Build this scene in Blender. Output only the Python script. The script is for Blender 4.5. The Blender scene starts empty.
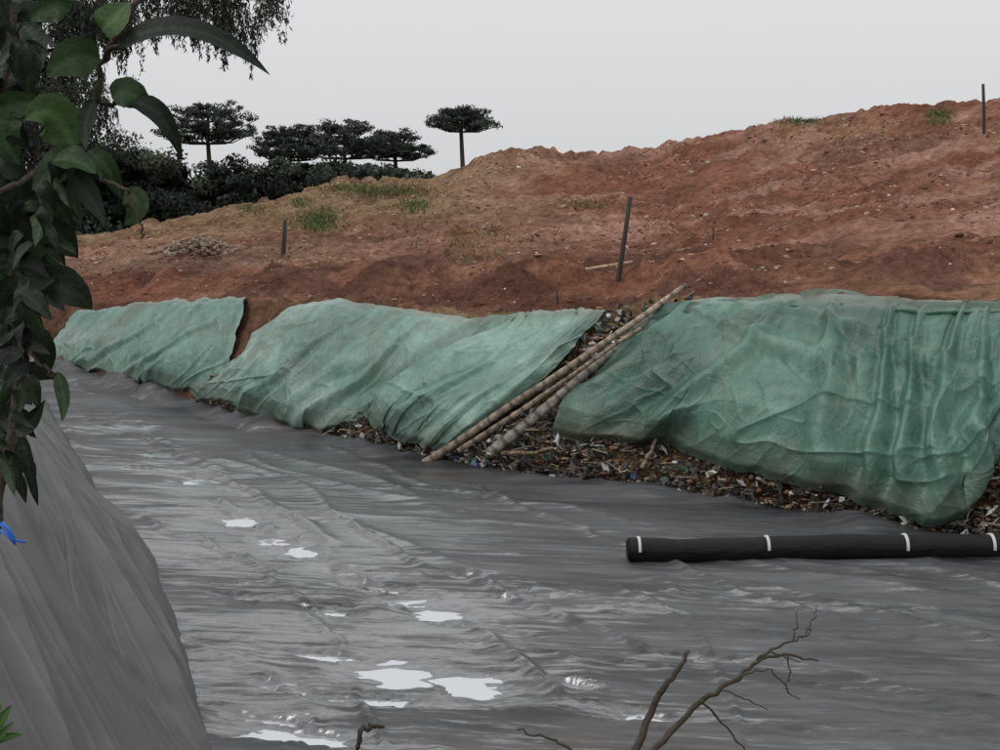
import bpy, math, numpy as np
from mathutils import Vector
rng=np.random.default_rng(7)
sc=bpy.context.scene
# ---------------------------------------------------------------- noise
def _h(ix,iy,s):
    h=(ix.astype(np.int64)*374761393+iy.astype(np.int64)*668265263+s*1442695041)&0xffffffff
    h=((h^(h>>13))*1274126177)&0xffffffff
    h=h^(h>>16)
    return (h&0xffffff)/float(0xffffff)
def vn(x,y,s=0):
    x=np.asarray(x,float);y=np.asarray(y,float)
    ix=np.floor(x);iy=np.floor(y);fx=x-ix;fy=y-iy
    ux=fx*fx*fx*(fx*(fx*6-15)+10);uy=fy*fy*fy*(fy*(fy*6-15)+10)
    ix=ix.astype(np.int64);iy=iy.astype(np.int64)
    a=_h(ix,iy,s);b=_h(ix+1,iy,s);c=_h(ix,iy+1,s);d=_h(ix+1,iy+1,s)
    return (a+(b-a)*ux)*(1-uy)+(c+(d-c)*ux)*uy
def fbm(x,y,o=4,s=0,g=0.5):
    t=0;a=1;n=0
    for i in range(o):
        t=t+a*vn(x,y,s+i*17);n+=a;a*=g
        x,y=(x*1.63+y*1.21)+11.3,(y*1.63-x*1.21)+5.7
    return t/n
def ridge(x,y,s=0,p=4):
    return (1-np.abs(2*fbm(x,y,2,s)-1))**p
def ridge1(x,y,s=0,p=4):
    return (1-np.abs(2*vn(x,y,s)-1))**p
def sstep(a,b,x):
    t=np.clip((x-a)/(b-a),0,1);return t*t*(3-2*t)
# ---------------------------------------------------------------- survey frame (bearing/elevation from the viewpoint, real distances)
CZ=5.0;F=1400.;TH=math.atan(175/1400.)
ct,st=math.cos(TH),math.sin(TH)
def ray(px,py):
    cx=(np.asarray(px,float)-500)/F;cy=(375-np.asarray(py,float))/F
    return cx,ct+cy*st,-st+cy*ct
def at(px,py,d):
    x,y,z=ray(px,py);k=d/y
    return np.stack(np.broadcast_arrays(x*k,y*k,CZ+z*k),-1)
def floor_d(px,py,z=0.):
    x,y,zz=ray(px,py);return (z-CZ)/zz*y
def elev(P):
    f=P[...,1]*ct-(P[...,2]-CZ)*st;u=P[...,1]*st+(P[...,2]-CZ)*ct
    return 375-F*u/f
# ---------------------------------------------------------------- mesh helpers
def mesh_obj(name,V,Fc,mats,mi=None,col=None,smooth=True,parent=None):
    V=np.asarray(V,float).reshape(-1,3)
    me=bpy.data.meshes.new(name)
    n,k=Fc.shape
    me.vertices.add(len(V));me.vertices.foreach_set('co',V.ravel())
    me.loops.add(n*k);me.loops.foreach_set('vertex_index',Fc.astype(np.int32).ravel())
    me.polygons.add(n);me.polygons.foreach_set('loop_start',np.arange(0,n*k,k,dtype=np.int32))
    me.polygons.foreach_set('loop_total',np.full(n,k,dtype=np.int32))
    me.update(calc_edges=True)
    for m in mats: me.materials.append(m)
    if mi is not None: me.polygons.foreach_set('material_index',np.asarray(mi,dtype=np.int32))
    me.polygons.foreach_set('use_smooth',np.full(len(me.polygons),smooth))
    if col is not None:
        a=me.color_attributes.new('Col','FLOAT_COLOR','POINT')
        c=np.ones((len(V),4));c[:,:3]=np.asarray(col).reshape(-1,3)
        a.data.foreach_set('color',c.ravel())
    me.validate()
    o=bpy.data.objects.new(name,me);sc.collection.objects.link(o)
    if parent: o.parent=parent
    return o
def gridF(nr,nc):
    i=np.arange(nr-1)[:,None]*nc+np.arange(nc-1)[None,:]
    return np.stack([i,i+1,i+nc+1,i+nc],-1).reshape(-1,4)
def gnormal(P):
    a=np.gradient(P,axis=1);b=np.gradient(P,axis=0)
    n=np.cross(a,b);n/=np.linalg.norm(n,axis=-1,keepdims=True)+1e-9
    return n
class MB:
    def __init__(s): s.V=[];s.F=[];s.M=[];s.C=[];s.n=0
    def add(s,V,Fc,m=0,c=(1,1,1)):
        V=np.asarray(V,float).reshape(-1,3)
        s.V.append(V);s.F.append(np.asarray(Fc)+s.n);s.M.append(np.full(len(Fc),m))
        c=np.asarray(c,float)
        s.C.append(np.broadcast_to(c,(len(V),3)) if c.ndim==1 else c.reshape(-1,3));s.n+=len(V)
    def tube(s,P,R,m=0,c=(1,1,1),k=7,jit=0):
        P=np.asarray(P,float);R=np.broadcast_to(R,(len(P),))
        T=np.gradient(P,axis=0);T/=np.linalg.norm(T,axis=1,keepdims=True)+1e-9
        up=np.array([0.13,0.21,1.]) if abs(T[:,2]).mean()<.8 else np.array([1.,.2,.1])
        A=np.cross(T,up);A/=np.linalg.norm(A,axis=1,keepdims=True);B=np.cross(T,A)
        th=np.arange(k)/k*2*np.pi
        rr=R[:,None]*(1+jit*(rng.random((len(P),k))-.5))
        V=P[:,None]+rr[...,None]*(A[:,None]*np.cos(th)[None,:,None]+B[:,None]*np.sin(th)[None,:,None])
        n=len(P);i=np.arange(n-1)[:,None]*k;j=np.arange(k)[None,:];j2=(j+1)%k
        Fq=np.stack([i+j,i+j2,i+k+j2,i+k+j],-1).reshape(-1,4)
        e0=V[0].mean(0);e1=V[-1].mean(0)
        VV=np.concatenate([V.reshape(-1,3),[e0,e1]]);c0=n*k
        caps=np.concatenate([np.stack([np.full(k,c0),j2[0],j[0],j[0]],-1),np.stack([np.full(k,c0+1),(n-1)*k+j[0],(n-1)*k+j2[0],(n-1)*k+j2[0]],-1)])
        s.add(VV,Fq,m,c);s.tri(caps[:,:3]-0,len(VV),m)
    def tri(s,Fc,nv,m):
        s.F.append(np.concatenate([Fc,Fc[:,:1]*0-1],1)+0);s.F[-1][:,:3]+=s.n-nv;s.F[-1][:,3]=-1;s.M.append(np.full(len(Fc),m))
    def leaves(s,C,L,W,m=0,col=(1,1,1),down=0.):
        n=len(C)
        a=rng.normal(size=(n,3));a[:,2]-=down*1.5;a/=np.linalg.norm(a,axis=1,keepdims=True)
        b=np.cross(a,rng.normal(size=(n,3)));b/=np.linalg.norm(b,axis=1,keepdims=True)
        L=(L*(.6+.8*rng.random(n)))[:,None];W=(W*(.6+.8*rng.random(n)))[:,None]
        V=np.stack([C-a*L,C+b*W,C+a*L,C-b*W],1)
        col=np.asarray(col,float)
        if col.ndim==1: col=np.broadcast_to(col,(n,3))
        s.add(V.reshape(-1,3),np.arange(4*n).reshape(n,4),m,np.repeat(col,4,axis=0))
    def obj(s,name,mats,smooth=True):
        Fa=np.concatenate(s.F);V=np.concatenate(s.V);M=np.concatenate(s.M);C=np.concatenate(s.C)
        tri=Fa[:,3]<0
        if tri.any():
            order=np.concatenate([np.where(~tri)[0],np.where(tri)[0]])
            q=Fa[~tri];t=Fa[tri][:,:3]
            me=bpy.data.meshes.new(name);me.vertices.add(len(V));me.vertices.foreach_set('co',V.ravel())
            me.loops.add(q.size+t.size);me.loops.foreach_set('vertex_index',np.concatenate([q.ravel(),t.ravel()]).astype(np.int32))
            me.polygons.add(len(q)+len(t))
            me.polygons.foreach_set('loop_start',np.concatenate([np.arange(len(q))*4,q.size+np.arange(len(t))*3]).astype(np.int32))
            me.polygons.foreach_set('loop_total',np.concatenate([np.full(len(q),4),np.full(len(t),3)]).astype(np.int32))
            me.update(calc_edges=True)
            for mm in mats: me.materials.append(mm)
            me.polygons.foreach_set('material_index',M[order].astype(np.int32))
            me.polygons.foreach_set('use_smooth',np.full(len(me.polygons),smooth))
            a=me.color_attributes.new('Col','FLOAT_COLOR','POINT');c=np.ones((len(V),4));c[:,:3]=C
            a.data.foreach_set('color',c.ravel());me.validate()
            o=bpy.data.objects.new(name,me);sc.collection.objects.link(o);return o
        return mesh_obj(name,V,Fa,mats,M,C,smooth)
# ---------------------------------------------------------------- material helpers
class Mat:
    def __init__(s,name):
        s.m=bpy.data.materials.new(name);s.m.use_nodes=True;s.t=s.m.node_tree;s.N=s.t.nodes;s.L=s.t.links
        s.b=s.N['Principled BSDF'];s.out=s.N['Material Output']
        s.geo=s.N.new('ShaderNodeNewGeometry').outputs['Position']
    def put(s,sock,v):
        if isinstance(v,bpy.types.NodeSocket): s.L.new(v,sock)
        elif v is not None:
            if isinstance(v,(tuple,list)) and len(v)==3 and len(sock.default_value)==4: v=(*v,1)
            sock.default_value=v
    def noise(s,sc_,det=5,rough=.6,vec=None,dist=0,scale=None,rot=None):
        v=vec or s.geo
        if rot is not None:
            mp=s.N.new('ShaderNodeMapping');mp.inputs['Rotation'].default_value=rot;s.L.new(v,mp.inputs[0]);v=mp.outputs[0]
        if scale is not None:
            mp=s.N.new('ShaderNodeMapping');mp.inputs['Scale'].default_value=scale;s.L.new(v,mp.inputs[0]);v=mp.outputs[0]
        n=s.N.new('ShaderNodeTexNoise');n.inputs['Scale'].default_value=sc_;n.inputs['Detail'].default_value=det
        n.inputs['Roughness'].default_value=rough;n.inputs['Distortion'].default_value=dist
        s.L.new(v,n.inputs['Vector']);return n.outputs['Fac']
    def ramp(s,f,a,b):
        r=s.N.new('ShaderNodeMapRange');r.inputs[1].default_value=a;r.inputs[2].default_value=b;s.L.new(f,r.inputs[0])
        return r.outputs[0]
    def mix(s,f,a,b,mode='MIX'):
        n=s.N.new('ShaderNodeMix');n.data_type='RGBA';n.blend_type=mode
        s.put(n.inputs[0],f);s.put(n.inputs[6],a);s.put(n.inputs[7],b);return n.outputs[2]
    def math(s,op,a,b=0.):
        n=s.N.new('ShaderNodeMath');n.operation=op;s.put(n.inputs[0],a);s.put(n.inputs[1],b);return n.outputs[0]
    def lerp(s,f,a,b):
        r=s.N.new('ShaderNodeMapRange');r.inputs[3].default_value=a;r.inputs[4].default_value=b;s.L.new(f,r.inputs[0]);return r.outputs[0]
    def attr(s,name='Col'):
        n=s.N.new('ShaderNodeAttribute');n.attribute_name=name;return n.outputs['Color']
    def bump(s,h,dist,strength=1.,prev=None):
        n=s.N.new('ShaderNodeBump');n.inputs['Strength'].default_value=strength;n.inputs['Distance'].default_value=dist
        s.L.new(h,n.inputs['Height'])
        if prev: s.L.new(prev,n.inputs['Normal'])
        return n.outputs['Normal']
    def done(s,col=None,rough=None,nrm=None,spec=None):
        s.put(s.b.inputs['Base Color'],col);s.put(s.b.inputs['Roughness'],rough)
        if nrm: s.L.new(nrm,s.b.inputs['Normal'])
        if spec is not None: s.b.inputs['Specular IOR Level'].default_value=spec
        return s.m
# soil
M=Mat('red_soil');n1=M.noise(.35,3,.65);n2=M.noise(3.,6,.78);n3=M.noise(14.,3,.7)
c=M.mix(M.ramp(n1,.35,.65),(.76,.72,.69),(1.22,1.26,1.32))
c=M.mix(1.,M.attr(),c,'MULTIPLY')
c=M.mix(1.,c,M.mix(M.ramp(n2,.36,.65),(.54,.50,.49),(1.38,1.42,1.46)),'MULTIPLY')
c=M.mix(M.math('MULTIPLY',M.ramp(n3,.64,.72),.45),c,(.48,.41,.35))
nb=M.bump(n2,.30,.9);nb=M.bump(n3,.08,.9,nb)
soil=M.done(c,.95,nb,.1)
M=Mat('debris');soilbits=M.done(M.mix(1.,M.attr(),M.mix(M.noise(20.,3),(.6,.6,.6),(1.3,1.3,1.3)),'MULTIPLY'),.85,None,.2)
M=Mat('foliage_far');folfar=M.done(M.attr(),.8,None,.1)
M=Mat('bark');bark=M.done(M.mix(M.noise(9.,6),(.035,.028,.022),(.10,.085,.07)),.9,M.bump(M.noise(25.,5),.02),.1)
M=Mat('shrub_leaf');lc=M.mix(1.,M.attr(),M.mix(M.noise(45.,5,.7),(.5,.5,.45),(1.4,1.4,1.2)),'MULTIPLY')
M.done(lc,.5,M.bump(M.noise(90.,3),.003),.3)
tr=M.N.new('ShaderNodeBsdfTranslucent');M.L.new(lc,tr.inputs[0]);mx=M.N.new('ShaderNodeMixShader');mx.inputs[0].default_value=.25
M.L.new(M.b.outputs[0],mx.inputs[1]);M.L.new(tr.outputs[0],mx.inputs[2]);M.L.new(mx.outputs[0],M.out.inputs[0]);leafm=M.m
# wet floor liner : matt plastic under a patchy film of water (film = coat layer)
M=Mat('wet_black_liner')
mid=M.noise(.8,5,.68,scale=(.28,1.7,1),rot=(0,0,.22),dist=.3);fine=M.noise(5.,6,.76,scale=(.22,1.6,1),rot=(0,0,.14));grain=M.noise(40.,3,.7,scale=(.5,1.3,1))
c=M.mix(M.ramp(mid,.38,.62),(.020,.020,.023),(.075,.077,.082))  # dark valleys and bright highlights painted into the base colour
c=M.mix(M.math('MULTIPLY',M.ramp(M.noise(.45,4,.7,scale=(.6,1.4,1)),.53,.68),.55),c,(.080,.067,.055))
c=M.mix(M.math('MULTIPLY',M.ramp(fine,.52,.68),.65),c,(.16,.16,.165))
c=M.mix(M.math('MULTIPLY',M.ramp(fine,.46,.34),.7),c,(.010,.010,.012))  # fine streaks: painted pale highlights, then painted dark creases
sep=M.N.new('ShaderNodeSeparateColor');M.L.new(M.attr(),sep.inputs[0]);wm=sep.outputs[0]
wet=M.ramp(M.math('ADD',wm,M.math('MULTIPLY',M.math('SUBTRACT',fine,.5),2.6)),.34,.68)
nb=M.bump(mid,.04,.7);nb=M.bump(fine,.025,.9,nb);nb=M.bump(grain,.004,.7,nb)
linerm=M.done(c,M.lerp(wet,.5,.25),nb,.6)
M.put(M.b.inputs['Coat Weight'],wet);M.b.inputs['Coat Roughness'].default_value=.07;M.b.inputs['Coat IOR'].default_value=1.85
nb2=M.bump(mid,.02,.5);nb2=M.bump(fine,.010,.7,nb2);M.L.new(nb2,M.b.inputs['Coat Normal'])
# embankment liner (drier)
M=Mat('dry_grey_liner');mid=M.noise(1.2,4,.6,scale=(1,.3,1),rot=(0,0,.38));fine=M.noise(22.,5,.7);g=M.noise(160.,3,.8)
c=M.mix(M.ramp(mid,.35,.68),(.042,.040,.041),(.088,.083,.084))
c=M.mix(M.math('MULTIPLY',M.ramp(fine,.5,.75),.4),c,(.12,.112,.108))
c=M.mix(M.math('MULTIPLY',M.ramp(M.noise(.8,4,.6),.52,.68),.5),c,(.065,.053,.045))
nb=M.bump(fine,.006,.6);nb=M.bump(g,.002,.5,nb)
slopem=M.done(c,.48,nb,.45)
M=Mat('rain_water');M.done((.66,.68,.70),.05,M.bump(M.noise(6.,3),.003,.3),.8);M.b.inputs['Metallic'].default_value=.8;waterm=M.m  # pale metallic base paints in a brighter sky reflection than water gives
# tarp
M=Mat('green_tarp_fabric');a=M.attr()
uvn=M.noise(1.3,6,.72);fn=M.noise(30.,4,.75);cr=M.noise(3.2,6,.72,dist=1.);cr2=M.noise(1.6,2,.5,dist=2.)
crz=M.math('ABSOLUTE',M.math('SUBTRACT',cr2,.5))
crl=M.ramp(crz,.0,.03)
c=M.mix(M.ramp(uvn,.33,.67),(.66,.73,.71),(1.25,1.2,1.22))
c=M.mix(1.,a,c,'MULTIPLY')
c=M.mix(1.,c,M.mix(M.ramp(cr,.36,.66),(.72,.78,.76),(1.2,1.17,1.18)),'MULTIPLY')
c=M.mix(M.math('MULTIPLY',M.ramp(fn,.55,.75),.20),c,(.34,.40,.37))
c=M.mix(M.math('MULTIPLY',M.ramp(M.noise(.55,5,.7,dist=.8),.54,.70),.45),c,(.15,.14,.105))
nb=M.bump(crl,.02,.25);nb=M.bump(cr,.05,.6,nb);nb=M.bump(fn,.006,.5,nb)
tarpm=M.done(c,.38,nb,.5)
M=Mat('black_roll');rollm=M.done(M.mix(M.noise(8.,6),(.004,.004,.005),(.015,.014,.014)),.6,M.bump(M.noise(14.,5,.7,scale=(.25,1,1)),.03,.9),.22)
M=Mat('strap');strapm=M.done((.5,.5,.48),.6)
M=Mat('log_wood');lw=M.noise(10.,6,.7);logm=M.done(M.mix(1.,M.attr(),M.mix(M.ramp(lw,.35,.65),(.45,.42,.4),(1.2,1.18,1.15)),'MULTIPLY'),.8,M.bump(lw,.02,.6),.2)
M=Mat('weathered_post');postm=M.done(M.mix(M.noise(12.,5),(.02,.017,.015),(.06,.05,.042)),.9)
M=Mat('blue_plastic');bluem=M.done((.02,.15,.6),.4)
M=Mat('ground_soil');groundm=M.done(M.mix(M.noise(.4,6),(.05,.06,.025),(.14,.10,.05)),.95,M.bump(M.noise(3.,6),.1),.1)

# ---------------------------------------------------------------- ground to the horizon
S=1500;n=60
gx=np.linspace(-S,S,n);GX,GY=np.meshgrid(gx,gx)
mesh_obj('ground',np.stack([GX,GY,np.full_like(GX,-.8)],-1),gridF(n,n),[groundm])
# ---------------------------------------------------------------- hill
tp=[-300,-100,0,50,130,195,250,320,430,550,650,750,850,930,1000,1100,1350]
ty=[345,355,364,374,391,408,425,438,462,480,490,506,522,534,541,552,575]
cp=[-300,-100,50,150,250,330,400,490,560,600,690,850,1000,1350]
cy=[305,306,308,303,300,302,308,315,310,308,298,297,301,305]
ytoe=lambda p:np.interp(p,tp,ty)
ycre=lambda p:np.interp(p,cp,cy)
dtoe=lambda p:floor_d(p,ytoe(p))
dcre=lambda p:dtoe(p)+2.9
def bank_d(p,y):
    v=(ytoe(p)-y)/(ytoe(p)-ycre(p))
    return dtoe(p)+2.9*np.clip(v,0,1)**1.4+np.clip(v-1,0,9)*18
cols=np.arange(-260,1300,2.2)
def I(a,b):return np.interp(cols,a,b)
RB=I([-260,100,300,500,700,1000,1300],[286,284,281,285,277,272,270])
RC=I([-260,100,300,450,600,700,1000,1300],[262,262,247,240,240,240,228,225]);DC=I([-260,100,500,1000,1300],[58,52,43,34,32])
RD=I([-260,100,200,300,450,640,800,1000,1300],[246,246,232,215,206,208,190,170,165]);DD=I([-260,100,500,1000,1300],[75,70,56,46,44])
RE=I([-260,100,200,300,450,640,800,1000,1300],[241,240,224,200,194,196,163,143,135]);DE=DD+6
RR=I([-260,0,100,150,200,250,300,340,430,470,520,600,650,700,750,800,850,900,950,1000,1100,1300],
     [240,240,235,221,217,207,192,178,178,166,152,152,147,136,129,122,119,110,105,99,94,92]);DR=I([-260,100,500,1000,1300],[92,90,76,63,60])
nb_,nh=60,520
v=np.linspace(0,1,nb_)[:,None]
Yb=ytoe(cols)[None]*(1-v)+ycre(cols)[None]*v
Db=dtoe(cols)[None]+2.9*v**1.4
ks=[0,.10,.32,.62,.74,1.]
yr=np.stack([ycre(cols),RB,RC,RD,RE,RR]);dr=np.stack([dcre(cols),dcre(cols)+4.5,DC,DD,DE,DR])
tt=np.linspace(0,1,nh+1)[1:]
Yh=np.stack([np.interp(tt,ks,yr[:,i]) for i in range(len(cols))],1)
Dh=np.stack([np.interp(tt,ks,dr[:,i]) for i in range(len(cols))],1)
def smooth(A,k):
    P=np.concatenate([np.repeat(A[:1],k,0),A,np.repeat(A[-1:],k,0)]);w=np.hanning(2*k+3)[1:-1];w/=w.sum()
    return np.stack([np.convolve(P[:,i],w,'valid') for i in range(A.shape[1])],1)
Yh2=smooth(Yh,18);Dh2=smooth(Dh,18);wt=np.minimum(1,np.minimum(np.arange(nh),np.arange(nh)[::-1])/18.)[:,None]
Yh=Yh*(1-wt)+Yh2*wt;Dh=Dh*(1-wt)+Dh2*wt
YY=np.concatenate([Yb,Yh]);DD_=np.concatenate([Db,Dh])
P=at(cols[None]+0*YY,YY,DD_)
X_,Y_=P[...,0],P[...,1]
hf=np.concatenate([np.zeros(nb_),tt])[:,None]
cl_=sstep(.35,.65,fbm(X_*.3,Y_*.2,2,19))
relief=(.55*(fbm(X_*.13,Y_*.10,3,3)-.5)*sstep(.05,.4,hf)+.44*(fbm(X_*.6,Y_*.4,4,5)-.5)*sstep(.0,.06,hf)
        +.36*(ridge(X_*.30+3,Y_*.22,8,2)-.4)*sstep(.03,.2,hf)
        +.24*(fbm(X_*2.0,Y_*1.3,3,9)-.5)+(.07+.16*cl_)*(fbm(X_*5,Y_*3.5,3,13,.65)-.5))
heap=np.exp(-((hf-.085)/.05)**2)*(fbm(X_*.7,Y_*.5,3,31)**2)*1.0*(1-.8*np.exp(-((cols[None]-612)/45)**2))
relief=relief+heap
rill=ridge(X_*1.1+Y_*.15,Y_*.12,44,5)*sstep(.3,.5,hf)*.18
relief-=rill
yb=Y_+X_*.55+1.5*fbm(X_*.08,Y_*.08,2,46)
relief+=.16*ridge(yb*.35,X_*.03,47,3)*sstep(.12,.2,hf)*sstep(.75,.55,hf)
P[...,2]+=relief
P[:nb_,:,1]-=.25*(fbm(X_[:nb_]*1.5,P[:nb_,:,2]*1.5,3,77)-.6)
P[0,:,2]=-.3
back=[]
for k,dz in [(6,.15),(15,.9),(35,1.6),(80,3.5),(160,9)]:
    q=P[-1].copy();s=(q[:,1]+k)/q[:,1];q[:,0]*=s;q[:,1]*=s;q[:,2]=np.maximum(q[:,2]-dz*np.maximum(.4,(q[:,2]-2)/3),-.7);back.append(q)
P=np.concatenate([P,np.stack(back)])
hx=np.concatenate([hf,np.ones((5,1))])
cxm=cols[None]
f1=fbm(P[...,0]*.12+9,P[...,1]*.08,4,61);f2=fbm(P[...,0]*.5,P[...,1]*.3,4,63);f3=fbm(P[...,0]*.25,P[...,1]*.5,4,65)
red=np.array([.265,.115,.072]);org=np.array([.38,.185,.112]);pink=np.array([.42,.235,.17]);oli=np.array([.27,.185,.10]);drk=np.array([.145,.066,.046])
def mixc(a,b,t):return a*(1-t[...,None])+b*t[...,None]
C=mixc(red+0*P,org,sstep(.38,.60,f1*.6+f2*.4))
C=mixc(C,pink,sstep(.44,.58,f3*.7+.3*f1)*sstep(.12,.4,hx)*.85)
C=mixc(C,oli,np.clip(sstep(.45,.6,f1)*.3+sstep(.35,.6,hx)*sstep(560,380,cxm)*.8,0,.9))
C=mixc(C,drk,sstep(.34,.1,hx)*sstep(.42,.6,f2)*.8)
C=mixc(C,drk,sstep(.53,.66,f2)*.5)
C=mixc(C,np.array([.37,.23,.16]),sstep(.12,.2,hx)*sstep(.42,.3,hx)*sstep(600,250,cxm)*.6)
bz=(np.arange(len(P))<nb_)[:,None]&(cxm>-999)
C=np.where(bz[...,None],mixc(np.array([.14,.085,.052])+0*P,np.array([.24,.12,.07]),f2),C)
gapm=bz&(cxm>430)&(cxm<710)
C=np.where(gapm[...,None],mixc(np.array([.19,.13,.075])+0*P,np.array([.30,.20,.11]),f2),C)
mesh_obj('dirt_hill',P,gridF(*P.shape[:2]),[soil],col=C)
HP=P;HE=elev(P)
def hill_at(px,py,lo=nb_+4):
    i=int(np.clip(round((px-cols[0])/2.2),0,len(cols)-1));e=HE[lo:nb_+nh,i];k=np.where(e<=py)[0]
    j=lo+(int(k[0]) if len(k) else int(np.argmin(e)));return HP[j,i].copy()
# ---------------------------------------------------------------- stones / clods
phi=(1+5**.5)/2
ico=np.array([(-1,phi,0),(1,phi,0),(-1,-phi,0),(1,-phi,0),(0,-1,phi),(0,1,phi),(0,-1,-phi),(0,1,-phi),(phi,0,-1),(phi,0,1),(-phi,0,-1),(-phi,0,1)])/1.9
icf=np.array([(0,11,5),(0,5,1),(0,1,7),(0,7,10),(0,10,11),(1,5,9),(5,11,4),(11,10,2),(10,7,6),(7,1,8),(3,9,4),(3,4,2),(3,2,6),(3,6,8),(3,8,9),(4,9,5),(2,4,11),(6,2,10),(8,6,7),(9,8,1)])
def rocks(name,C,R,col,mat,flat=.6):
    n=len(C);V=ico[None]*(1+.5*(rng.random((n,12,1))-.5))*(.5+1.*rng.random((n,1,3)))*np.array([1,1,flat])
    a=rng.random(n)*6.28;c,s=np.cos(a)[:,None],np.sin(a)[:,None]
    V=np.stack([V[...,0]*c-V[...,1]*s,V[...,0]*s+V[...,1]*c,V[...,2]],-1)*R[:,None,None]+C[:,None]
    Fc=(icf[None]+12*np.arange(n)[:,None,None]).reshape(-1,3)
    return mesh_obj(name,V,Fc,[mat],col=np.repeat(col,12,axis=0),smooth=False)
n=24000
ri=(nb_+ (rng.random(n)**.8*(nh-2))).astype(int);ci=rng.integers(40,len(cols)-40,n)
keep=fbm(HP[ri,ci,0]*.4,HP[ri,ci,1]*.3,3,91)>.45;ri,ci=ri[keep],ci[keep];n=len(ri)
R=.018+.07*rng.random(n)**5;R+=.0006*HP[ri,ci,1]*rng.random(n)
w=rng.random(n)
R=np.where(w<.08,R*.8,R)
cc=np.where((w<.08)[:,None],np.array([.58,.54,.50]),np.where((w<.38)[:,None],np.array([.40,.25,.18]),np.array([.15,.066,.047])))*(.6+.6*rng.random((n,1)))
rocks('scattered_stones',HP[ri,ci],R,cc,soilbits)
b=hill_at(200,254);n=480
q=rng.normal(size=(n,3))*np.array([.7,.7,0]);hgt=np.clip(.7-.38*np.hypot(q[:,0],q[:,1]),0,1)*rng.random(n)**.6
q[:,2]=hgt
rocks('rubble_heap',b+q,.04+.08*rng.random(n),np.array([.38,.29,.215])*(.4+.8*rng.random((n,1))),soilbits)
# litter on the bank
n=10000
pxs=rng.uniform(205,1120,n);vv=rng.random(n)**1.3*.34
gap=rng.random(n)<.24
tgap=rng.random(n)**1.3;pxs=np.where(gap,(1-tgap)*rng.uniform(425,590,n)+tgap*rng.uniform(595,700,n),pxs);vv=np.where(gap,tgap,vv)
pys=ytoe(pxs)*(1-vv)+ycre(pxs)*vv;dd=bank_d(pxs,pys)-.05-.13*rng.random(n)
cen=at(pxs,pys,dd)
R=.015+.06*rng.random(n)**4
w=rng.random(n)
cc=np.where((w<.09)[:,None],np.array([.52,.51,.48]),np.where((w<.38)[:,None],np.array([.045,.038,.034]),np.where((w<.62)[:,None],np.array([.22,.11,.07]),np.array([.25,.19,.125]))))*(.5+.8*rng.random((n,1)))
rocks('bank_rubbish',cen,R,cc,soilbits,.45)
mb=MB()
n=2800;i=rng.integers(0,len(cen),n)
for k in i[:480]:
    a=rng.normal(size=3);a[2]*=.35;a/=np.linalg.norm(a);L=rng.uniform(.15,.6)
    p0=cen[k]+np.array([0,-.05,.02]);mb.tube([p0-a*L/2,p0+rng.normal(size=3)*.02,p0+a*L/2],rng.uniform(.006,.016),0,np.array([.25,.20,.14])*rng.uniform(.2,1.5),5)
m=n-480;w=rng.random((m,1))
mb.leaves(cen[i[480:]]+np.array([0,-.06,.02]),.10,.05,0,np.where(w<.18,np.array([.52,.51,.49]),np.where(w<.25,np.array([.10,.22,.17]),np.where(w<.28,np.array([.10,.15,.30]),np.array([.07,.065,.06]))))*(.4+rng.random((m,1))))
mb.obj('waste_sticks',[soilbits],False)

# ---------------------------------------------------------------- pit floor liner
pc=np.arange(-320,1330,2.2)
pr=np.concatenate([np.geomspace(1900,760,60)[:-1],np.arange(760,341,-.8)])
PX,PY=np.meshgrid(pc,pr)
x,y,z=ray(PX,PY);k=-CZ/z;X=x*k;Yw=y*k
ex,ey=.62,-.78
u=X*ex+Yw*ey;w=X*ey*-1+Yw*ex
wx=X+1.2*(fbm(X*.25,Yw*.25,2,3)-.5)*2;wy=Yw+.22*X+1.0*(fbm(X*.25+9,Yw*.25,2,4)-.5)*2
pat=sstep(.35,.6,fbm(X*.22,Yw*.22,3,15))
zl=.04*(fbm(wx*.16,wy*.16,3,1)-.5)
zs=.022*ridge(wx*.10,wy*.6,21,12)+(.018*ridge(wx*.22,wy*1.3,23,14)+.011*ridge(wx*.5,wy*2.8,27,12)+.004*ridge(wx*1.1,wy*6,29,8))*(.3+pat)
zs+=.055*ridge(u*.07+.3*fbm(X*.2,Yw*.2,2,7),w*.45+.8*fbm(X*.15,Yw*.15,2,8),33,20)
zs+=.004*(fbm(X*2,Yw*5,3,41)-.5)
z=zl+zs
def crease(pts,amp,wid):
    global z
    q=np.array([[at(a,b,floor_d(a,b))[0],at(a,b,floor_d(a,b))[1]] for a,b in pts])
    dm=np.full(X.shape,1e9)
    xx=X+.35*(fbm(X*.9,Yw*.9,3,51)-.5);yy=Yw+.8*(fbm(X*.9,Yw*.9,3,52)-.5)
    for a,b in zip(q[:-1],q[1:]):
        t=np.clip(((xx-a[0])*(b-a)[0]+(yy-a[1])*(b-a)[1])/((b-a)@(b-a)),0,1)
        dm=np.minimum(dm,np.hypot(xx-a[0]-t*(b-a)[0],yy-a[1]-t*(b-a)[1]))
    z=z+amp*np.exp(-(dm/wid)**2)*(.3+1.2*fbm(X*1.2,Yw*1.2,2,55))
crease([(215,505),(290,548),(370,590),(455,628),(560,700)],.10,.09)
crease([(350,530),(430,570),(520,605),(640,650)],.08,.07)
crease([(90,420),(230,480),(330,545)],.07,.12)
crease([(150,560),(330,570),(620,600),(1000,615)],.03,.035)
crease([(200,640),(480,655),(1000,700)],.025,.035)
crease([(480,490),(600,540),(720,590),(1000,660)],.05,.07)
crease([(330,450),(420,485),(620,520)],.04,.10)
crease([(600,610),(800,640),(1000,655)],.025,.03);crease([(230,590),(500,600),(640,612)],.025,.03);crease([(560,720),(760,735),(1000,740)],.025,.03)
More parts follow.
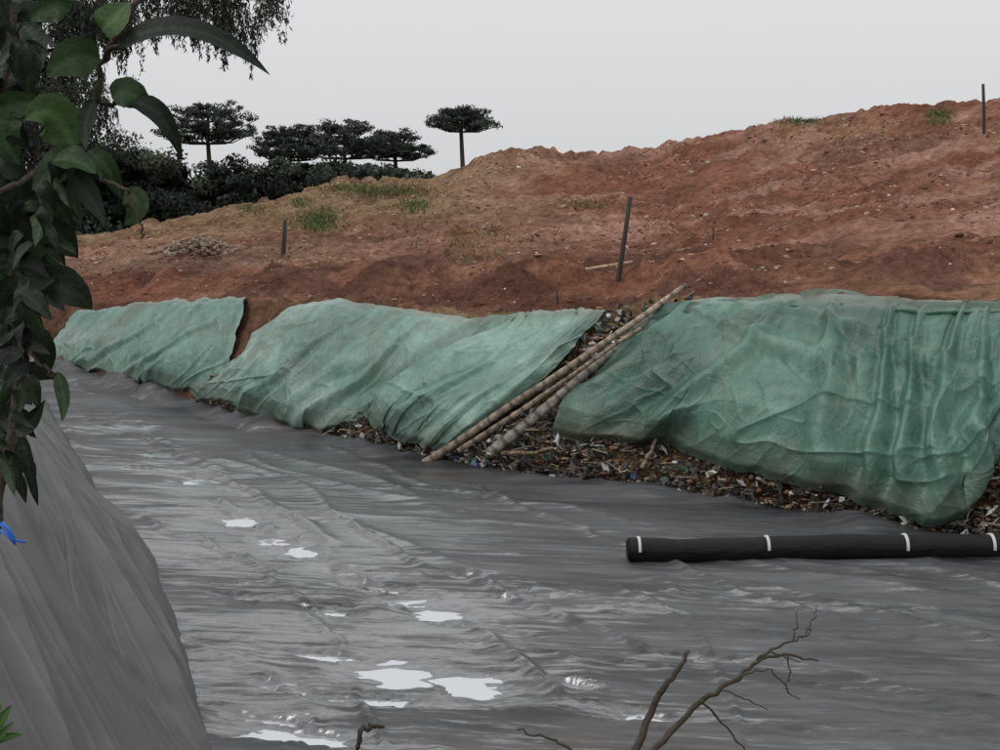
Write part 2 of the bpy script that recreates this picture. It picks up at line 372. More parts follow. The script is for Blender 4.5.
crease([(120,470),(300,482),(520,500)],.03,.06);crease([(110,515),(240,560),(330,640),(380,750)],.05,.06);crease([(620,590),(700,640),(740,750)],.03,.05)
# puddles: the sheet dips just below the water level inside ragged, wind-drawn outlines
wlev=-.012
pud=[(395,674,.34,.20),(478,688,.26,.20),(462,681,.28,.10),(440,616,.28,.14),(408,602,.32,.10),(300,552,.26,.18),(275,541,.20,.14),(350,701,.62,.05),(580,690,.18,.05),(655,719,.36,.05),(300,741,.55,.07),(265,722,.30,.06),
     (240,522,.28,.18),(372,588,.28,.08),(500,636,.25,.05),(330,658,.25,.05),(330,613,.2,.06),(470,578,.28,.07),(200,482,.3,.16),(160,455,.35,.18),(285,690,.2,.05),
     (350,575,.2,.08),(520,600,.22,.05),(130,430,.4,.2),(700,660,.25,.03),(240,600,.25,.06),(310,520,.25,.08)]
nx=(fbm(X*2.2,Yw*5.,4,71,.6)-.5);ny=(fbm(X*2.2,Yw*5.,4,72,.6)-.5)
hol=np.full_like(X,-9.)
for i,(a,b,rx,ry) in enumerate(pud):
    c=at(a,b,floor_d(a,b));xx=X-c[0]+nx*.6;yy=Yw-c[1]+.28*(X-c[0])+ny*.5
    hol=np.maximum(hol,1-np.hypot(xx/(rx*1.15),yy/(ry*2.0)))
z=z+.035
hb=sstep(-1.4,.2,hol)
z=z*(1-hb)+(wlev+.008-.035*np.clip(hol+.10,-1,1))*hb
near_w=np.exp(-(((PX-270)/250)**2+((PY-535)/100)**2))
near_w2=np.exp(-(((PX-430)/350)**2+((PY-690)/80)**2))
wetm=np.clip(.20+.48*near_w+.30*near_w2+.50*(fbm(wx*.3,wy*1.6,4,93)-.5)*2+.30*hb,0,1)
pxx=500+X/(Yw*ct+ (CZ)*st)*F
dt=dtoe(np.clip(pxx,-300,1350))
near=sstep(1.5,0.,dt-Yw)
z=np.where(Yw<dt+3,z+near*(.06+.45*fbm(X*.9,Yw*.9,3,81)**2)*(.5+sstep(500,150,pxx)),z)
z=np.minimum(z,.6)
z=np.where(Yw>dt+.5,-.25,z)
wetm=wetm*(1-near*.7)
mesh_obj('pit_floor_liner',np.stack([X,Yw,z],-1),gridF(*X.shape),[linerm],col=np.repeat(wetm[...,None],3,-1))
mesh_obj('puddle_water',[(-13,9,wlev),(9,9,wlev),(9,19.5,wlev),(-13,32,wlev)],np.array([[0,1,2,3]]),[waterm])
# ---------------------------------------------------------------- embankment on the near left
tY=[-8,0,6,12.7,15.5,19,23,30,38,46,60];tX=[5,2.1,-.1,-2.72,-3.5,-4.75,-6.5,-9.4,-12.5,-15.6,-21]
yy=np.concatenate([np.linspace(-6,3,40)[:-1],np.geomspace(3,48,800)]);ss=np.concatenate([np.linspace(-.25,3,300),np.linspace(3.1,7,30)])
SS,YE=np.meshgrid(ss,yy)
tx=np.interp(YE,tY,tX);tx+= .12*(fbm(YE*.35,SS*0,2,5)-.5)*2
Hh=np.interp(YE,[0,8,20,46],[3.1,3.0,2.6,2.0])
t=np.clip(SS/2.7,0,1)
ZE=Hh*(.55*t*t*(3-2*t)+.45*t)
XE=tx-SS*1.07
q=SS-.24*YE+.35*(fbm(YE*.22,SS*.3,2,98)-.5)
q2=SS-.12*YE+.3*(fbm(YE*.2,SS*.3,2,99)-.5)
fold=.11*(ridge1(q*.9,YE*.05,101,4)-.3)+.05*ridge1(q2*2.1,YE*.08,103,5)+.016*ridge1(q*4.3,YE*.13,107,6)+.05*(vn(SS*.7,YE*.25,113)-.5)+.005*ridge1(q2*9,YE*.4,109,3)
for k_,off in enumerate([-.9,-.25,.55]):
    sv=SS-off-[.20,.14,.09][k_]*(YE-6)+.10*(fbm(YE*.4,YE*0,2,120+k_)-.5)
    fold=fold+.022*sstep(-.012,.012,sv)-.03*np.exp(-(sv/.018)**2)
edge=sstep(-.25,.3,SS)
P=np.stack([XE,YE,ZE],-1);N=gnormal(P);N*=np.sign(N[...,2:3]+1e-9)
P=P+N*(fold*edge)[...,None];P[...,2]+=.05*edge-.22*(1-edge)
mesh_obj('embankment_liner',P,gridF(*P.shape[:2]),[slopem])
ys=np.linspace(-40,48,60);s2=np.linspace(6.8,120,60);S2,Y2=np.meshgrid(s2,ys)
mesh_obj('embankment_ground',np.stack([np.interp(Y2,[-40,-8,0,46,60],[17,5,2.1,-15.6,-21])-S2*1.07,Y2,np.interp(Y2,[0,8,20,46],[3.1,3.0,2.6,2.0])+.3*(fbm(S2*.3,Y2*.3,3,2)-.5)],-1),gridF(60,60),[groundm])
# ---------------------------------------------------------------- tarps
def resample(pts,n):
    p=np.array(pts,float);s=np.concatenate([[0],np.cumsum(np.hypot(*(p[1:]-p[:-1]).T))]);u=np.linspace(0,s[-1],n)
    return np.stack([np.interp(u,s,p[:,0]),np.interp(u,s,p[:,1])],1)
def tarp(name,top,bot,c1,c2,seed,off=.22,nu=520,nv=230,amp=1.,shear=0.,left=None,right=None,bul=.35,folds=()):
    T=resample(top,nu);B=resample(bot,nu);v=np.linspace(0,1,nv)[:,None,None]
    Q=T[None]*(1-v)+B[None]*v
    uu=np.linspace(0,1,nu)[None,:];vv=np.linspace(0,1,nv)[:,None]
    if left is not None: Q[...,0]+=left*np.sin(vv*np.pi)*(1-uu)**3
    if right is not None: Q[...,0]+=right*np.sin(vv*np.pi)*uu**3
    Q[...,0]+=9*(fbm(vv*6+0*uu,uu*0+seed,3,seed)-.5)*((1-uu)**8-uu**8)
    Q[...,1]+=18*(fbm(uu*11,uu*0+seed+.5,3,seed+1)-.5)*vv**4-8*(fbm(uu*14,0*uu+3.5,3,seed+2)-.5)*(1-vv)**4
    px,py=Q[...,0],Q[...,1]
    d=bank_d(px,py)-off-bul*np.sin(np.clip(vv,0,1)**.8*np.pi)**.8*np.minimum(1,np.minimum(uu,1-uu)*8)
    P=at(px,py,d)
    L=np.linalg.norm(P[nv//2,0]-P[nv//2,-1]);H=np.linalg.norm(P[0,nu//2]-P[-1,nu//2])
    a=uu*L;b=vv*H
    wa=a+shear*b+1.2*(fbm(a*.3,b*.35,2,seed+5)-.5)
    env=np.minimum(1,.12+1.1*vv)
    mod=sstep(.40,.66,fbm(a*.45,b*.45,2,seed+6))
    dsp=.55*(fbm(a*.38,b*.38,2,seed+9)-.5)
    dsp=dsp+.36*(ridge1(wa*.36,b*.14,seed+11,2)-.3)*env
    dsp=dsp+.15*(ridge1(wa*.8,b*.20,seed+13,3)-.2)*env*(.15+mod)
    dsp=dsp+.05*ridge1(wa*1.9+.3*b,b*.35,seed+14,5)*env*(.05+mod)
    dsp=dsp+.020*ridge(wa*3.6,b*.9+a*.4,seed+15,7)*(.2+mod)
    dsp=dsp+.05*ridge(a*.5+3,b*.9+a*.4,seed+17,12)+.018*ridge(a*1.7-b*.8,b*1.3,seed+18,12)
    for (u0,v0,u1,v1,h,wd) in folds:
        A=np.array([u0*L,v0*H]);Bq=np.array([u1*L,v1*H]);dv=Bq-A
        aa=a+.6*(fbm(a*.6,b*.6,2,seed+31)-.5)
        t=((aa-A[0])*dv[0]+(b-A[1])*dv[1])/(dv@dv);tc_=np.clip(t,0,1)
        dist=np.hypot(aa-A[0]-tc_*dv[0],b-A[1]-tc_*dv[1]);wdd=wd*(.4+1.3*tc_)
        dsp=dsp+1.15*h*np.exp(-(dist/wdd)**2)*(.25+.75*tc_)-h*.6*np.exp(-((dist-1.9*wdd)/wdd)**2)*(.2+.8*tc_)
    N=gnormal(P);N*=-np.sign(N[...,1:2]+1e-9)
    hold=np.minimum(1,.15+vv*9)*np.minimum(1,.2+(1-vv)*5)
    P=P+N*(dsp*amp*hold)[...,None]
    P[...,1]+=.15*sstep(.94,1,vv)
    cm=sstep(.35,.65,fbm(a*.35,b*.45,4,seed+21));C=np.array(c1)*(1-cm[...,None])+np.array(c2)*cm[...,None]
    dirt=sstep(.10,0.,vv)*.6+sstep(.75,1.,vv)*.55
    dirt=(dirt*fbm(a*1.5,b*1.5,3,seed+25)*1.5).clip(0,.8)[...,None]
    C=C*(1-dirt)+np.array([.14,.11,.075])*dirt
    streak=(sstep(.52,.70,fbm(wa*1.3,b*.14,3,seed+27))*.55)[...,None];C=C*(1-streak)+C*.5*streak  # darker streaks drawn out along the fold direction
    return mesh_obj(name,P,gridF(nv,nu),[tarpm],col=C)
mint1,mint2=(.130,.235,.195),(.225,.325,.28)
grn1,grn2=(.042,.108,.078),(.095,.195,.148)
tarp('green_tarp',[(88,312),(140,302),(190,300),(250,297)],[(44,362),(100,376),(140,384),(197,399)],mint1,mint2,201,nu=300,nv=150,shear=.4,right=12,left=-8,amp=.8,folds=[(.9,.1,.5,.95,.12,.12),(.6,.05,.2,.9,.10,.12)])
tarp('green_tarp.001',[(262,331),(300,306),(340,300),(400,309),(470,318),(520,314)],[(196,401),(235,410),(300,432),(355,424),(400,440),(425,446)],mint1,mint2,231,shear=.5,nu=460,nv=190,off=.2,left=6,amp=.95,folds=[(.45,.1,.2,.9,.12,.12),(.7,.1,.45,.95,.14,.13),(.9,.2,.72,.9,.14,.10)])
tarp('green_tarp.002',[(500,316),(540,309),(575,308),(606,309)],[(365,418),(395,440),(425,447),(452,444)],mint1,(.19,.305,.25),261,shear=.6,nu=300,nv=190,off=.45,right=14,amp=.8,folds=[(.5,.1,.3,.95,.12,.10),(.8,.1,.7,.95,.10,.08)])
tarp('green_tarp.003',[(684,303),(740,300),(830,294),(920,302),(1000,304),(1180,306)],[(548,436),(620,443),(662,442),(720,468),(790,484),(860,506),(925,530),(968,526),(985,488),(1008,452),(1060,462),(1120,540)],grn1,grn2,291,shear=.12,nu=1000,nv=300,off=.3,left=-6,amp=1.,bul=.75,
  folds=[(.03,.0,.03,.9,.16,.14),(.12,.02,.07,.95,.14,.14),(.22,.05,.15,.95,.18,.16),(.30,.02,.42,.98,.20,.16),(.43,.0,.50,.98,.18,.12),(.50,.02,.56,.98,.20,.12),(.57,.0,.61,.98,.22,.11),(.62,.05,.665,.98,.18,.10),(.20,.1,.62,.32,.14,.12),(.05,.12,.32,.38,.12,.12)])
tarp('green_tarp.004',[(655,304),(740,298),(835,289),(930,300),(1000,300),(1180,300)],[(650,326),(740,322),(835,314),(925,326),(1000,322),(1180,328)],(.026,.078,.052),(.065,.148,.10),321,off=.62,nu=900,nv=70,amp=.75,bul=.25,folds=[(.1,.3,.5,.6,.14,.08),(.4,.5,.9,.3,.14,.08)])
# ---------------------------------------------------------------- logs
def log(name,a,b,r,off,base=(.36,.30,.24),top=None):
    n=110;t=np.linspace(0,1,n);px=a[0]*(1-t)+b[0]*t;py=a[1]*(1-t)+b[1]*t
    d=np.minimum(bank_d(px,py),dcre(px)+.3)-off
    A,Bq=at(*a,d[0]),at(*b,d[-1])
    k=np.array([d[0],d[n//2],d[-1]]);q=np.polyfit([0,.5,1],k,2);d=np.polyval(q,t)
    Pn=at(px,py,d)+.03*np.stack([vn(t*6,t*0,i+int(r*900)) for i in range(3)],-1)+np.array([0,0,1.])*(.10*(vn(t*2,t*0,int(r*777))-.5))[:,None]
    L=np.linalg.norm(A-Bq);ph=(t*L/.24+.8*vn(t*5,t*0,8))%1
    R=r*(1.1-.4*t)*(1+.10*np.exp(-((ph-.5)/.12)**2))
    mb=MB();mb.tube(Pn,R,0,(1,1,1),12)
    ring=np.where(ph<.22,.45,1.)*(.5+.8*vn(t*L*1.3,t*0,5))
    mb.C=[np.concatenate([np.repeat(np.array(base)[None]*ring[:,None],12,0),np.array([base,base])])]
    return mb.obj(name,[logm])
log('palm_log',(418,467),(686,287),.072,.66,(.40,.33,.26))
log('palm_log.001',(489,455),(652,318),.09,.54,(.42,.39,.35))
log('palm_log.002',(458,452),(640,331),.05,.84,(.33,.27,.2))
log('palm_log.003',(500,455),(552,451),.04,.42,(.30,.22,.14))
log('palm_log.004',(640,470),(655,442),.04,.40,(.33,.28,.22))
log('palm_log.005',(520,462),(556,470),.03,.35,(.05,.04,.035))
# ---------------------------------------------------------------- liner roll
A=at(629,551,floor_d(629,564));B=at(1003,545,floor_d(1003,559));A[2]=B[2]=.2
mb=MB();n=160;t=np.linspace(0,1,n)[:,None];Pn=A*(1-t)+B*t;Pn[:,2]+=.035*(vn(t[:,0]*7,t[:,0]*0,3)-.5)
mb.tube(Pn,.162*(1+.07*(vn(t[:,0]*14,t[:,0]*0,9)-.5)),0,(1,1,1),28)
ax=(B-A)/np.linalg.norm(B-A)
fl=[]
for i in range(n):
    e=.02*math.sin(i*.35)+.03*vn(np.array(i*.2),np.array(0.),4)
    for j in range(7):
        an=-1.4+j*(.22+e);r=.170+.009*j
        fl.append(Pn[i]+np.array([0,-math.cos(an)*r,math.sin(an)*r]))
fl=np.array(fl);mb.add(fl,gridF(n,7),0)
for r in (.04,.075,.11,.145):
    th=np.linspace(0,2*np.pi,30);up=np.array([0,0,1.]);sd=np.cross(ax,up)
    ringp=A-ax*.012+r*(np.cos(th)[:,None]*sd+np.sin(th)[:,None]*up);mb.tube(ringp,.011,0,(1,1,1),6)
for px in (638,765,903,990):
    f=(px-629)/(1003-629);c=A*(1-f)+B*f;c[2]=np.interp(f,t[:,0],Pn[:,2])
    mb.tube([c-ax*.014,c+ax*.014+[.01,0,0]],.183,1,(1,1,1),28)
mb.obj('geotextile_roll',[rollm,strapm])
# ---------------------------------------------------------------- posts
def post(name,base,top,r,below=.4):
    b=hill_at(*base);d=b[1];b[0]=at(base[0],base[1],d)[0];T=at(top[0],top[1],d);mb=MB();dn=(b-T)/np.linalg.norm(b-T)
    Pn=np.array([b+dn*below,b,b*.5+T*.5+[.01,0,0],T]);mb.tube(Pn,[r*1.1,r*1.05,r,r*.9],0,(1,1,1),8,.15);return mb.obj(name,[postm])
post('wooden_post',(618,281),(630,197),.055)
post('wooden_post.001',(283,255),(285,220),.07)
post('wooden_post.002',(984,134),(983,84),.065)
post('wooden_post.003',(557,306),(557,290),.022)
post('wooden_post.004',(713,240),(713,226),.025)
b=hill_at(600,274);mb=MB();q=at(586,274,b[1]);q[2]=b[2]+.08;q2=at(632,262,b[1]+.6);mb.tube([q,q2],.04,0,(.5,.36,.25),6);mb.obj('wooden_plank',[logm])
# ---------------------------------------------------------------- grass tufts
mb=MB()
for px,py,w,h,n in [(318,222,24,13,1200),(385,192,45,7,900),(415,206,16,8,350),(800,122,26,4,480),(940,117,14,8,500),(250,209,12,5,200),(300,204,10,6,200),(350,188,30,5,400),(585,205,40,6,160),(470,240,60,20,220)]:
    for _ in range(n):
        b=hill_at(px+rng.normal()*w*.5,py+rng.normal()*h*.5);L=rng.uniform(.05,.22);a=rng.normal(size=2)*.12
        b=b+np.array([rng.normal()*.1,rng.normal()*.1,-.03]);s=rng.normal(size=2);s=s/np.linalg.norm(s)*.025
        V=[b-[s[0],s[1],0],b+[s[0],s[1],0],b+[a[0]+s[0]*.2,a[1],L],b+[a[0]-s[0]*.2,a[1],L]]
        mb.add(V,[[0,1,2,3]],0,np.array([.11,.14,.055])*rng.uniform(.5,1.4))
mb.obj('grass_tufts',[folfar],False)
# ---------------------------------------------------------------- distant trees
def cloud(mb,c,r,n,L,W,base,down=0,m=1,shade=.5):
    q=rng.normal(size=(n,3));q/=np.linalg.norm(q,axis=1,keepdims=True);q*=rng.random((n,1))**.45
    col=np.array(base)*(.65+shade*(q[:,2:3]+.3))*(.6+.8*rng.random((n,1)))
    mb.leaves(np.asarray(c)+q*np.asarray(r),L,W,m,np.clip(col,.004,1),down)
def araucaria(name,px,ytop,ybot_crown,wpx,d,nbr=16,levels=3):
    mb=MB();T=at(px,ytop,d);zb=at(px,ybot_crown,d)[2];R=wpx/2/F*d
    base=np.array([T[0],d,0.]);zc=zb+.05*(T[2]-zb);Hc=T[2]-zb
    mb.tube([base,base*[1,1,0]+[0.1,0,zc*.6],[T[0]-.1,d,zc],[T[0],d,T[2]-.6]],[.30,.25,.19,.10],0,(1,1,1),8)
    lv=[(0.0,1.),(.30,.85),(.6,.55)][:levels]
    for ring_,(rz,rr) in enumerate(lv):
        nb=int(nbr*(1-.15*ring_))
        for i in range(nb):
            a=6.283*(i+rng.random()*.7)/nb;z0=zc+Hc*(rz-.05);Rr=R*rr*rng.uniform(.6,1.08)
            z1=z0+Hc*rng.uniform(.14,.42)
            dx=np.array([math.cos(a),math.sin(a),0])
            p0=np.array([T[0],d,z0-.1]);p1=p0+dx*Rr*.5+[0,0,(z1-z0)*.1];p2=p0+dx*Rr;p2[2]=z1
            mb.tube([p0,p1,p2],[.09,.06,.03],0,(1,1,1),5)
            for f in (.4,.62,.82,1.):
                c=(p0*(1-f)+p2*f);c[2]=p1[2]*(1-f)+p2[2]*f+.2*rng.random()
                c=c+rng.normal(size=3)*[.25,.25,.10]
                s=rng.uniform(.3,.65)*(.8+.3*f);g=rng.uniform(.6,1.35)
                cloud(mb,c,(s*1.25,s*1.25,s*.5),52,.20,.055,(.058*g,.070*g,.060*g),0)  # foliage colour lifted towards grey, distance haze painted in
    return mb.obj(name,[bark,folfar],False)
araucaria('araucaria_tree',462,110,131,80,140,14,3)
araucaria('araucaria_tree.001',208,106,143,118,135,18)
araucaria('araucaria_tree.002',290,128,160,92,132,15)
araucaria('araucaria_tree.003',345,122,158,108,138,18)
araucaria('araucaria_tree.004',396,133,160,76,142,14)
mb=MB()
tpx=[-250,-100,0,60,100,135,170,215,250,290,330,380,430,455,500];tpy=[60,70,90,112,128,138,146,154,156,154,156,160,172,180,182]
for i in range(760):
    px=rng.uniform(-250,455);d=rng.uniform(112,150);yt=np.interp(px,tpx,tpy);f=rng.random()**.8
    yb_=np.interp(px,[-250,100,200,300,350,470],[250,245,225,204,190,186]);y=yt+9+(yb_-yt)*f
    s=rng.uniform(.8,1.8)*(1.1 if px<150 else .8);c=at(px,y,d);g=rng.uniform(.5,1.2)
    b=(.056*g,.070*g,.056*g) if rng.random()<.8 else (.075*g,.09*g,.058*g)  # lighter, greyed greens carry painted distance haze
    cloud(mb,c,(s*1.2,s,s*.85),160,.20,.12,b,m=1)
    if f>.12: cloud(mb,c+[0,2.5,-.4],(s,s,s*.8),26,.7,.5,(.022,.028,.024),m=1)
for i in range(50):
    px=rng.uniform(-200,440);d=rng.uniform(120,145);c=at(px,np.interp(px,tpx,tpy)+26,d);mb.tube([[c[0],d,0],[c[0]+.3,d,c[2]*.5],c],[.22,.16,.06],0,(1,1,1),6)
mb.obj('distant_trees',[bark,folfar],False)
# ---------------------------------------------------------------- eucalyptus, upper left
mb=MB();d0=44.
root=at(-80,330,d0);root[2]=1.6
def P3(px,py,dd=0):return at(px,py,d0+dd)
trunk=np.array([root,P3(-85,200),P3(-60,90),P3(-30,0),P3(0,-90),P3(20,-200)])
mb.tube(trunk,[.45,.36,.28,.2,.14,.06],0,(1,1,1),10)
limbs=[[(-60,90,0),(-10,60,1),(50,50,1.5),(85,62,2)],[(-40,30,0),(40,0,-.5),(130,-20,-1),(205,-15,-1.2),(252,0,-1.2)],[(-30,0,0),(60,-50,1),(160,-60,1.5),(240,-35,1.5),(266,-12,1.5)],
 [(-60,90,0),(-20,120,-1),(40,118,-1.5)],[(-85,200,0),(-40,170,1),(20,155,1)],[(130,-20,-1),(180,0,-.6),(232,26,-.4)],[(0,-90,0),(90,-110,0),(200,-90,0)],[(-40,30,0),(20,25,1),(80,15,1.5),(125,8,1.6)],
 [(-40,30,0),(0,60,1),(50,85,1.5)],[(40,0,-.5),(90,10,-1),(125,22,-1)],[(-60,90,0),(-20,80,-1),(60,90,-1.5),(100,95,-1.5)]]
tips=[]
for L in limbs:
    p=np.array([P3(*q) for q in L]);mb.tube(p,np.linspace(.11,.025,len(p)),0,(1,1,1),6)
    t=np.linspace(0,1,len(p))
    for _ in range(38):
        f=rng.uniform(.2,1.03);c=np.array([np.interp(f,t,p[:,k]) for k in range(3)])
        e=c+rng.normal(size=3)*[.45,.6,.32]+[0,0,-.1];mb.tube([c,(c+e)/2+[0,0,.12],e],[.02,.014,.006],0,(1,1,1),4);tips.append(e)
for e in tips:
    n=rng.integers(3,6)
    for _ in range(n):
        s=e+rng.normal(size=3)*[.2,.25,.15];ln=rng.uniform(.3,1.1);k=int(ln*50)
        t=rng.random((k,1))**1.2;q=s+t*np.array([rng.normal()*.12,rng.normal()*.12,-ln])+rng.normal(size=(k,3))*.09*(1.2-t)
        mb.leaves(q,.085,.022,1,np.array([.045,.055,.042])*(.4+1.*rng.random((k,1))),1.2)
mb.obj('eucalyptus_tree',[bark,folfar],False)
# ---------------------------------------------------------------- near shrub, left edge
mb=MB();vd=np.array([0,-1.,.15])
def stem(pts,rp):
    p=np.array([at(a,b,c) for a,b,c in pts]);n=len(p);tt=np.linspace(0,n-1,n*5)
    q=np.stack([np.interp(tt,np.arange(n),p[:,k]) for k in range(3)],1);q+=.003*rng.normal(size=q.shape)
    mb.tube(q,np.linspace(rp[0],rp[1],len(q))/F*2.3,0,(1,1,1),7)
stem([(-90,1180,2.3),(-45,800,2.3),(-12,600,2.3),(-2,500,2.3),(14,430,2.3),(24,340,2.3),(14,270,2.3),(40,200,2.3),(72,150,2.3),(95,100,2.3),(104,55,2.3),(128,20,2.3),(160,-40,2.3)],(7,2.5))
stem([(80,140,2.3),(50,165,2.25),(15,185,2.2),(-30,215,2.2)],(4,3))
stem([(104,55,2.3),(118,48,2.28),(130,40,2.25)],(3,2));stem([(95,100,2.3),(110,104,2.3),(128,103,2.3)],(3,1.5))
stem([(20,300,2.3),(45,292,2.25),(60,296,2.25)],(3,1.5));stem([(14,270,2.3),(-20,200,2.4),(-5,110,2.4),(15,40,2.4),(5,-30,2.4)],(6,3));stem([(10,480,2.3),(-8,440,2.1),(-15,400,2.1)],(5,3))
stem([(72,150,2.3),(90,172,2.25),(125,190,2.2)],(3,1.5));stem([(24,340,2.3),(40,365,2.25),(56,380,2.25)],(3,1.5))
stem([(125,190,2.2),(138,218,2.2),(145,238,2.2)],(1.5,1))
def leaf(b,m_,t_,w,d=2.3,col=(.06,.12,.04),roll=None,dd=None):
    roll=rng.uniform(-.6,.6) if roll is None else roll
    dd=rng.uniform(-.05,.05) if dd is None else dd
    A,Bm,Ct=at(*b,d),at(*m_,d-.015),at(*t_,d+dd)
    n=15;k=7;t=np.linspace(0,1,n)[:,None];c=(1-t)**2*A+2*t*(1-t)*Bm+t*t*Ct
    T=np.gradient(c,axis=0);T/=np.linalg.norm(T,axis=1,keepdims=True)
    S_=np.cross(T,vd);S_/=np.linalg.norm(S_,axis=1,keepdims=True);N_=np.cross(S_,T)
    S2=S_*math.cos(roll)+N_*math.sin(roll);N2=np.cross(S2,T)
    hw=w/2/F*d*(np.sin(np.pi*t[:,0]**.75)**.75)*(1-.15*t[:,0])*(1+.10*(rng.random(n)-.5));hw[0]=.0006;hw[-1]=.0004
    x=np.linspace(-1,1,k)
    wav=.14*np.sin(t*rng.uniform(6,12)+rng.random()*6)*x[None]**2*np.sign(x[None])
    V=c[:,None]+S2[:,None]*(hw[:,None]*x[None])[...,None]+N2[:,None]*(hw[:,None]*(np.abs(x)[None]*.30+wav))[...,None]
    cc=np.array(col)*np.ones((n,k,3))*rng.uniform(.8,1.15,(n,k,1))
    cc[:,k//2]=np.array(col)*1.5+.006
    mb.add(V,gridF(n,k),1,cc)
G1=(.030,.060,.024);G2=(.055,.105,.038);G3=(.012,.019,.013);G4=(.018,.032,.018)  # leaf greens darkened to paint in the backlit, silhouetted look
H=[((118,48),(185,-2),(270,75),30,G3,.5),((128,103),(165,100),(182,160),24,G3,.4),((102,30),(110,22),(130,2),36,G2,0),((100,62),(70,50),(47,78),44,G1,.2),((112,98),(130,84),(150,112),34,G1,.1),
((74,150),(55,95),(25,120),52,G2,.1),((78,148),(60,170),(32,190),42,G1,-.2),((88,150),(110,165),(122,200),24,G1,.2),((125,190),(150,205),(124,226),28,G1,0),((38,205),(50,225),(78,258),44,G4,.1),
((45,292),(65,275),(92,310),42,G4,.2),((56,372),(68,395),(62,422),16,G1,.1),((20,430),(30,470),(38,506),15,G3,0),((60,165),(90,190),(105,225),26,G4,.3),((30,210),(5,240),(15,275),40,G4,0),
((24,330),(50,340),(48,375),26,G4,.3),((95,100),(80,120),(86,150),18,G4,.5),((70,10),(50,0),(30,20),34,G1,.2),((15,40),(30,60),(28,95),36,G4,.2),((5,100),(-10,130),(20,165),44,G1,.2),
((14,270),(30,285),(55,280),30,G4,0),((22,340),(5,350),(-20,330),44,G3,0),((15,430),(30,430),(45,400),20,G3,0),((-5,110),(20,100),(48,105),28,G1,-.3),((14,270),(40,240),(60,228),26,G1,-.1)]
for b,m_,t_,w,c,r in H: leaf(b,m_,t_,w,2.25,c,r)
sp=np.array([(-2,500),(14,430),(24,340),(14,270),(40,200),(72,150),(95,100)]);sq=np.array([(14,270),(-20,200),(-5,110),(15,40),(5,-30)])
for i in range(230):
    pts=sp if rng.random()<.62 else sq;tt=rng.random()*(len(pts)-1)
    if pts is sp: tt=.35+rng.random()*4.2
    b=np.array([np.interp(tt,np.arange(len(pts)),pts[:,0]),np.interp(tt,np.arange(len(pts)),pts[:,1])])+rng.normal(size=2)*[9,14]
    if b[1]>300: b[0]-=rng.uniform(0,22)
    an=rng.uniform(0,6.283);L=rng.uniform(26,54);L*=.8 if b[1]>300 else 1
    t_=b+L*np.array([math.cos(an),abs(math.sin(an))*.9+.15]);m_=(b+t_)/2+np.array([rng.normal()*5,-8-6*rng.random()])
    g=rng.uniform(.5,1.3);c=np.array(G4)*g if rng.random()<.6 else (np.array(G3)*g if rng.random()<.6 else np.array(G1)*g)
    leaf(tuple(b),tuple(m_),tuple(t_),L*rng.uniform(.45,.75),rng.uniform(2.15,2.6),c,rng.uniform(-1,1))
for (b,t_,w) in [((-6,735),(12,705),12),((-4,742),(22,735),9),((-8,730),(2,700),10),((-5,745),(14,722),8)]: leaf(b,((b[0]+t_[0])/2,(b[1]+t_[1])/2-4),t_,w,2.2,(.05,.11,.035),.2)
mb.obj('broadleaf_shrub',[bark,leafm])
mb=MB();d=2.25
for pts in ([(-4,520),(6,530),(14,540),(26,542)],[(-4,528),(8,536),(16,545)],[(2,522),(10,530),(16,542)]):
    mb.tube(np.array([at(a,b,d) for a,b in pts]),.0022,0,(1,1,1),6)
mb.obj('blue_cord',[bluem])
# ---------------------------------------------------------------- bare twigs, bottom
mb=MB();d=3.3
def tw(pts,r0,r1,dd=0):
    p=np.array([at(a,b,d+dd+.02*i) for i,(a,b) in enumerate(pts)]);n=len(p);tt=np.linspace(0,n-1,(n-1)*5+1)
    q=np.stack([np.interp(tt,np.arange(n),p[:,k]) for k in range(3)],1);q[1:-1]+=.003*rng.normal(size=(len(q)-2,3))
    mb.tube(q,np.linspace(r0,r1,len(q))/F*d/2,0,(1,1,1),6)
tw([(600,1900),(605,1300),(618,900),(632,755),(655,702),(676,672),(689,651)],14,4)
tw([(618,900),(640,765),(668,735),(702,700),(735,680),(757,660),(785,655),(818,661)],9,2)
tw([(757,660),(775,648),(793,642),(806,634),(812,628)],3,1.2);tw([(793,642),(796,625),(797,612)],2,1)
tw([(735,680),(750,672),(772,668),(788,690),(800,700)],2.2,1);tw([(702,700),(722,722),(746,752)],3,1.5);tw([(722,690),(745,700),(768,710)],2,1)
tw([(757,660),(768,652),(780,656),(800,662)],2,1);tw([(785,655),(790,675),(786,690)],1.6,1);tw([(618,900),(600,800),(570,748),(545,736),(517,730)],6,2)
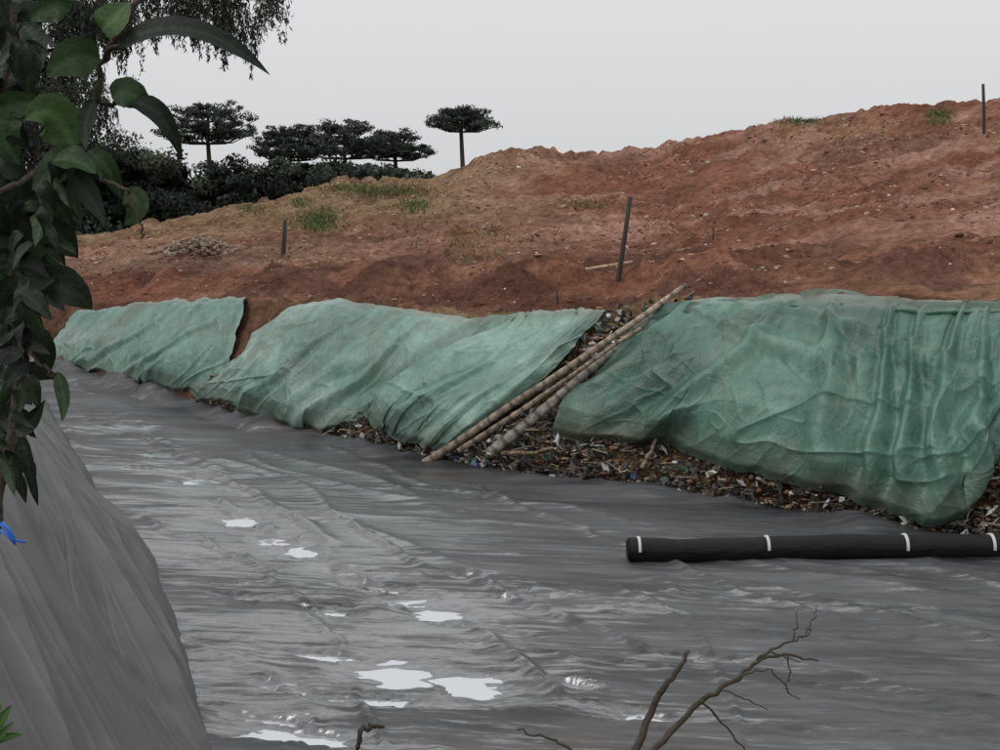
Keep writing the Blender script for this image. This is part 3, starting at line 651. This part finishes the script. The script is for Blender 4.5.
tw([(605,1300),(450,900),(355,752),(362,729),(372,726),(384,727)],9,4);tw([(806,634),(815,615),(818,606)],1.4,.8)
mb.obj('bare_shrub',[bark])
# ---------------------------------------------------------------- world, sun, camera
w=bpy.data.worlds.new('World');sc.world=w;w.use_nodes=True;N=w.node_tree.nodes;L=w.node_tree.links;bg=N['Background']
sky=N.new('ShaderNodeTexSky');sky.sky_type='NISHITA';sky.sun_disc=False;sky.sun_elevation=math.radians(52);sky.sun_rotation=math.radians(240);sky.air_density=1.;sky.dust_density=4
hs=N.new('ShaderNodeHueSaturation');hs.inputs['Saturation'].default_value=.12;L.new(sky.outputs[0],hs.inputs['Color'])
tc=N.new('ShaderNodeTexCoord');sx=N.new('ShaderNodeSeparateXYZ');L.new(tc.outputs['Generated'],sx.inputs[0])
mr=N.new('ShaderNodeMapRange');mr.inputs[1].default_value=0.02;mr.inputs[2].default_value=.7;L.new(sx.outputs[2],mr.inputs[0])
cl=N.new('ShaderNodeMix');cl.data_type='RGBA';cl.inputs[6].default_value=(6.9,6.95,7.1,1);cl.inputs[7].default_value=(11.,11.1,11.3,1);L.new(mr.outputs[0],cl.inputs[0])
mx=N.new('ShaderNodeMix');mx.data_type='RGBA';mx.inputs[0].default_value=.92;L.new(hs.outputs[0],mx.inputs[6]);L.new(cl.outputs[2],mx.inputs[7])
L.new(mx.outputs[2],bg.inputs[0]);bg.inputs[1].default_value=.1
sd=bpy.data.lights.new('sun','SUN');sd.energy=.9;sd.angle=math.radians(22);sd.color=(1,.97,.93)
so=bpy.data.objects.new('sun',sd);sc.collection.objects.link(so);so.rotation_euler=(math.radians(40),0,math.radians(-62))
cam=bpy.data.cameras.new('camera');cam.sensor_width=36;cam.lens=36*F/1000;cam.clip_end=4000;cam.clip_start=.05
co=bpy.data.objects.new('camera',cam);sc.collection.objects.link(co);co.location=(0,0,CZ);co.rotation_euler=(math.pi/2-TH,0,0);sc.camera=co
sc.view_settings.view_transform='Standard';sc.view_settings.look='None';sc.view_settings.exposure=0
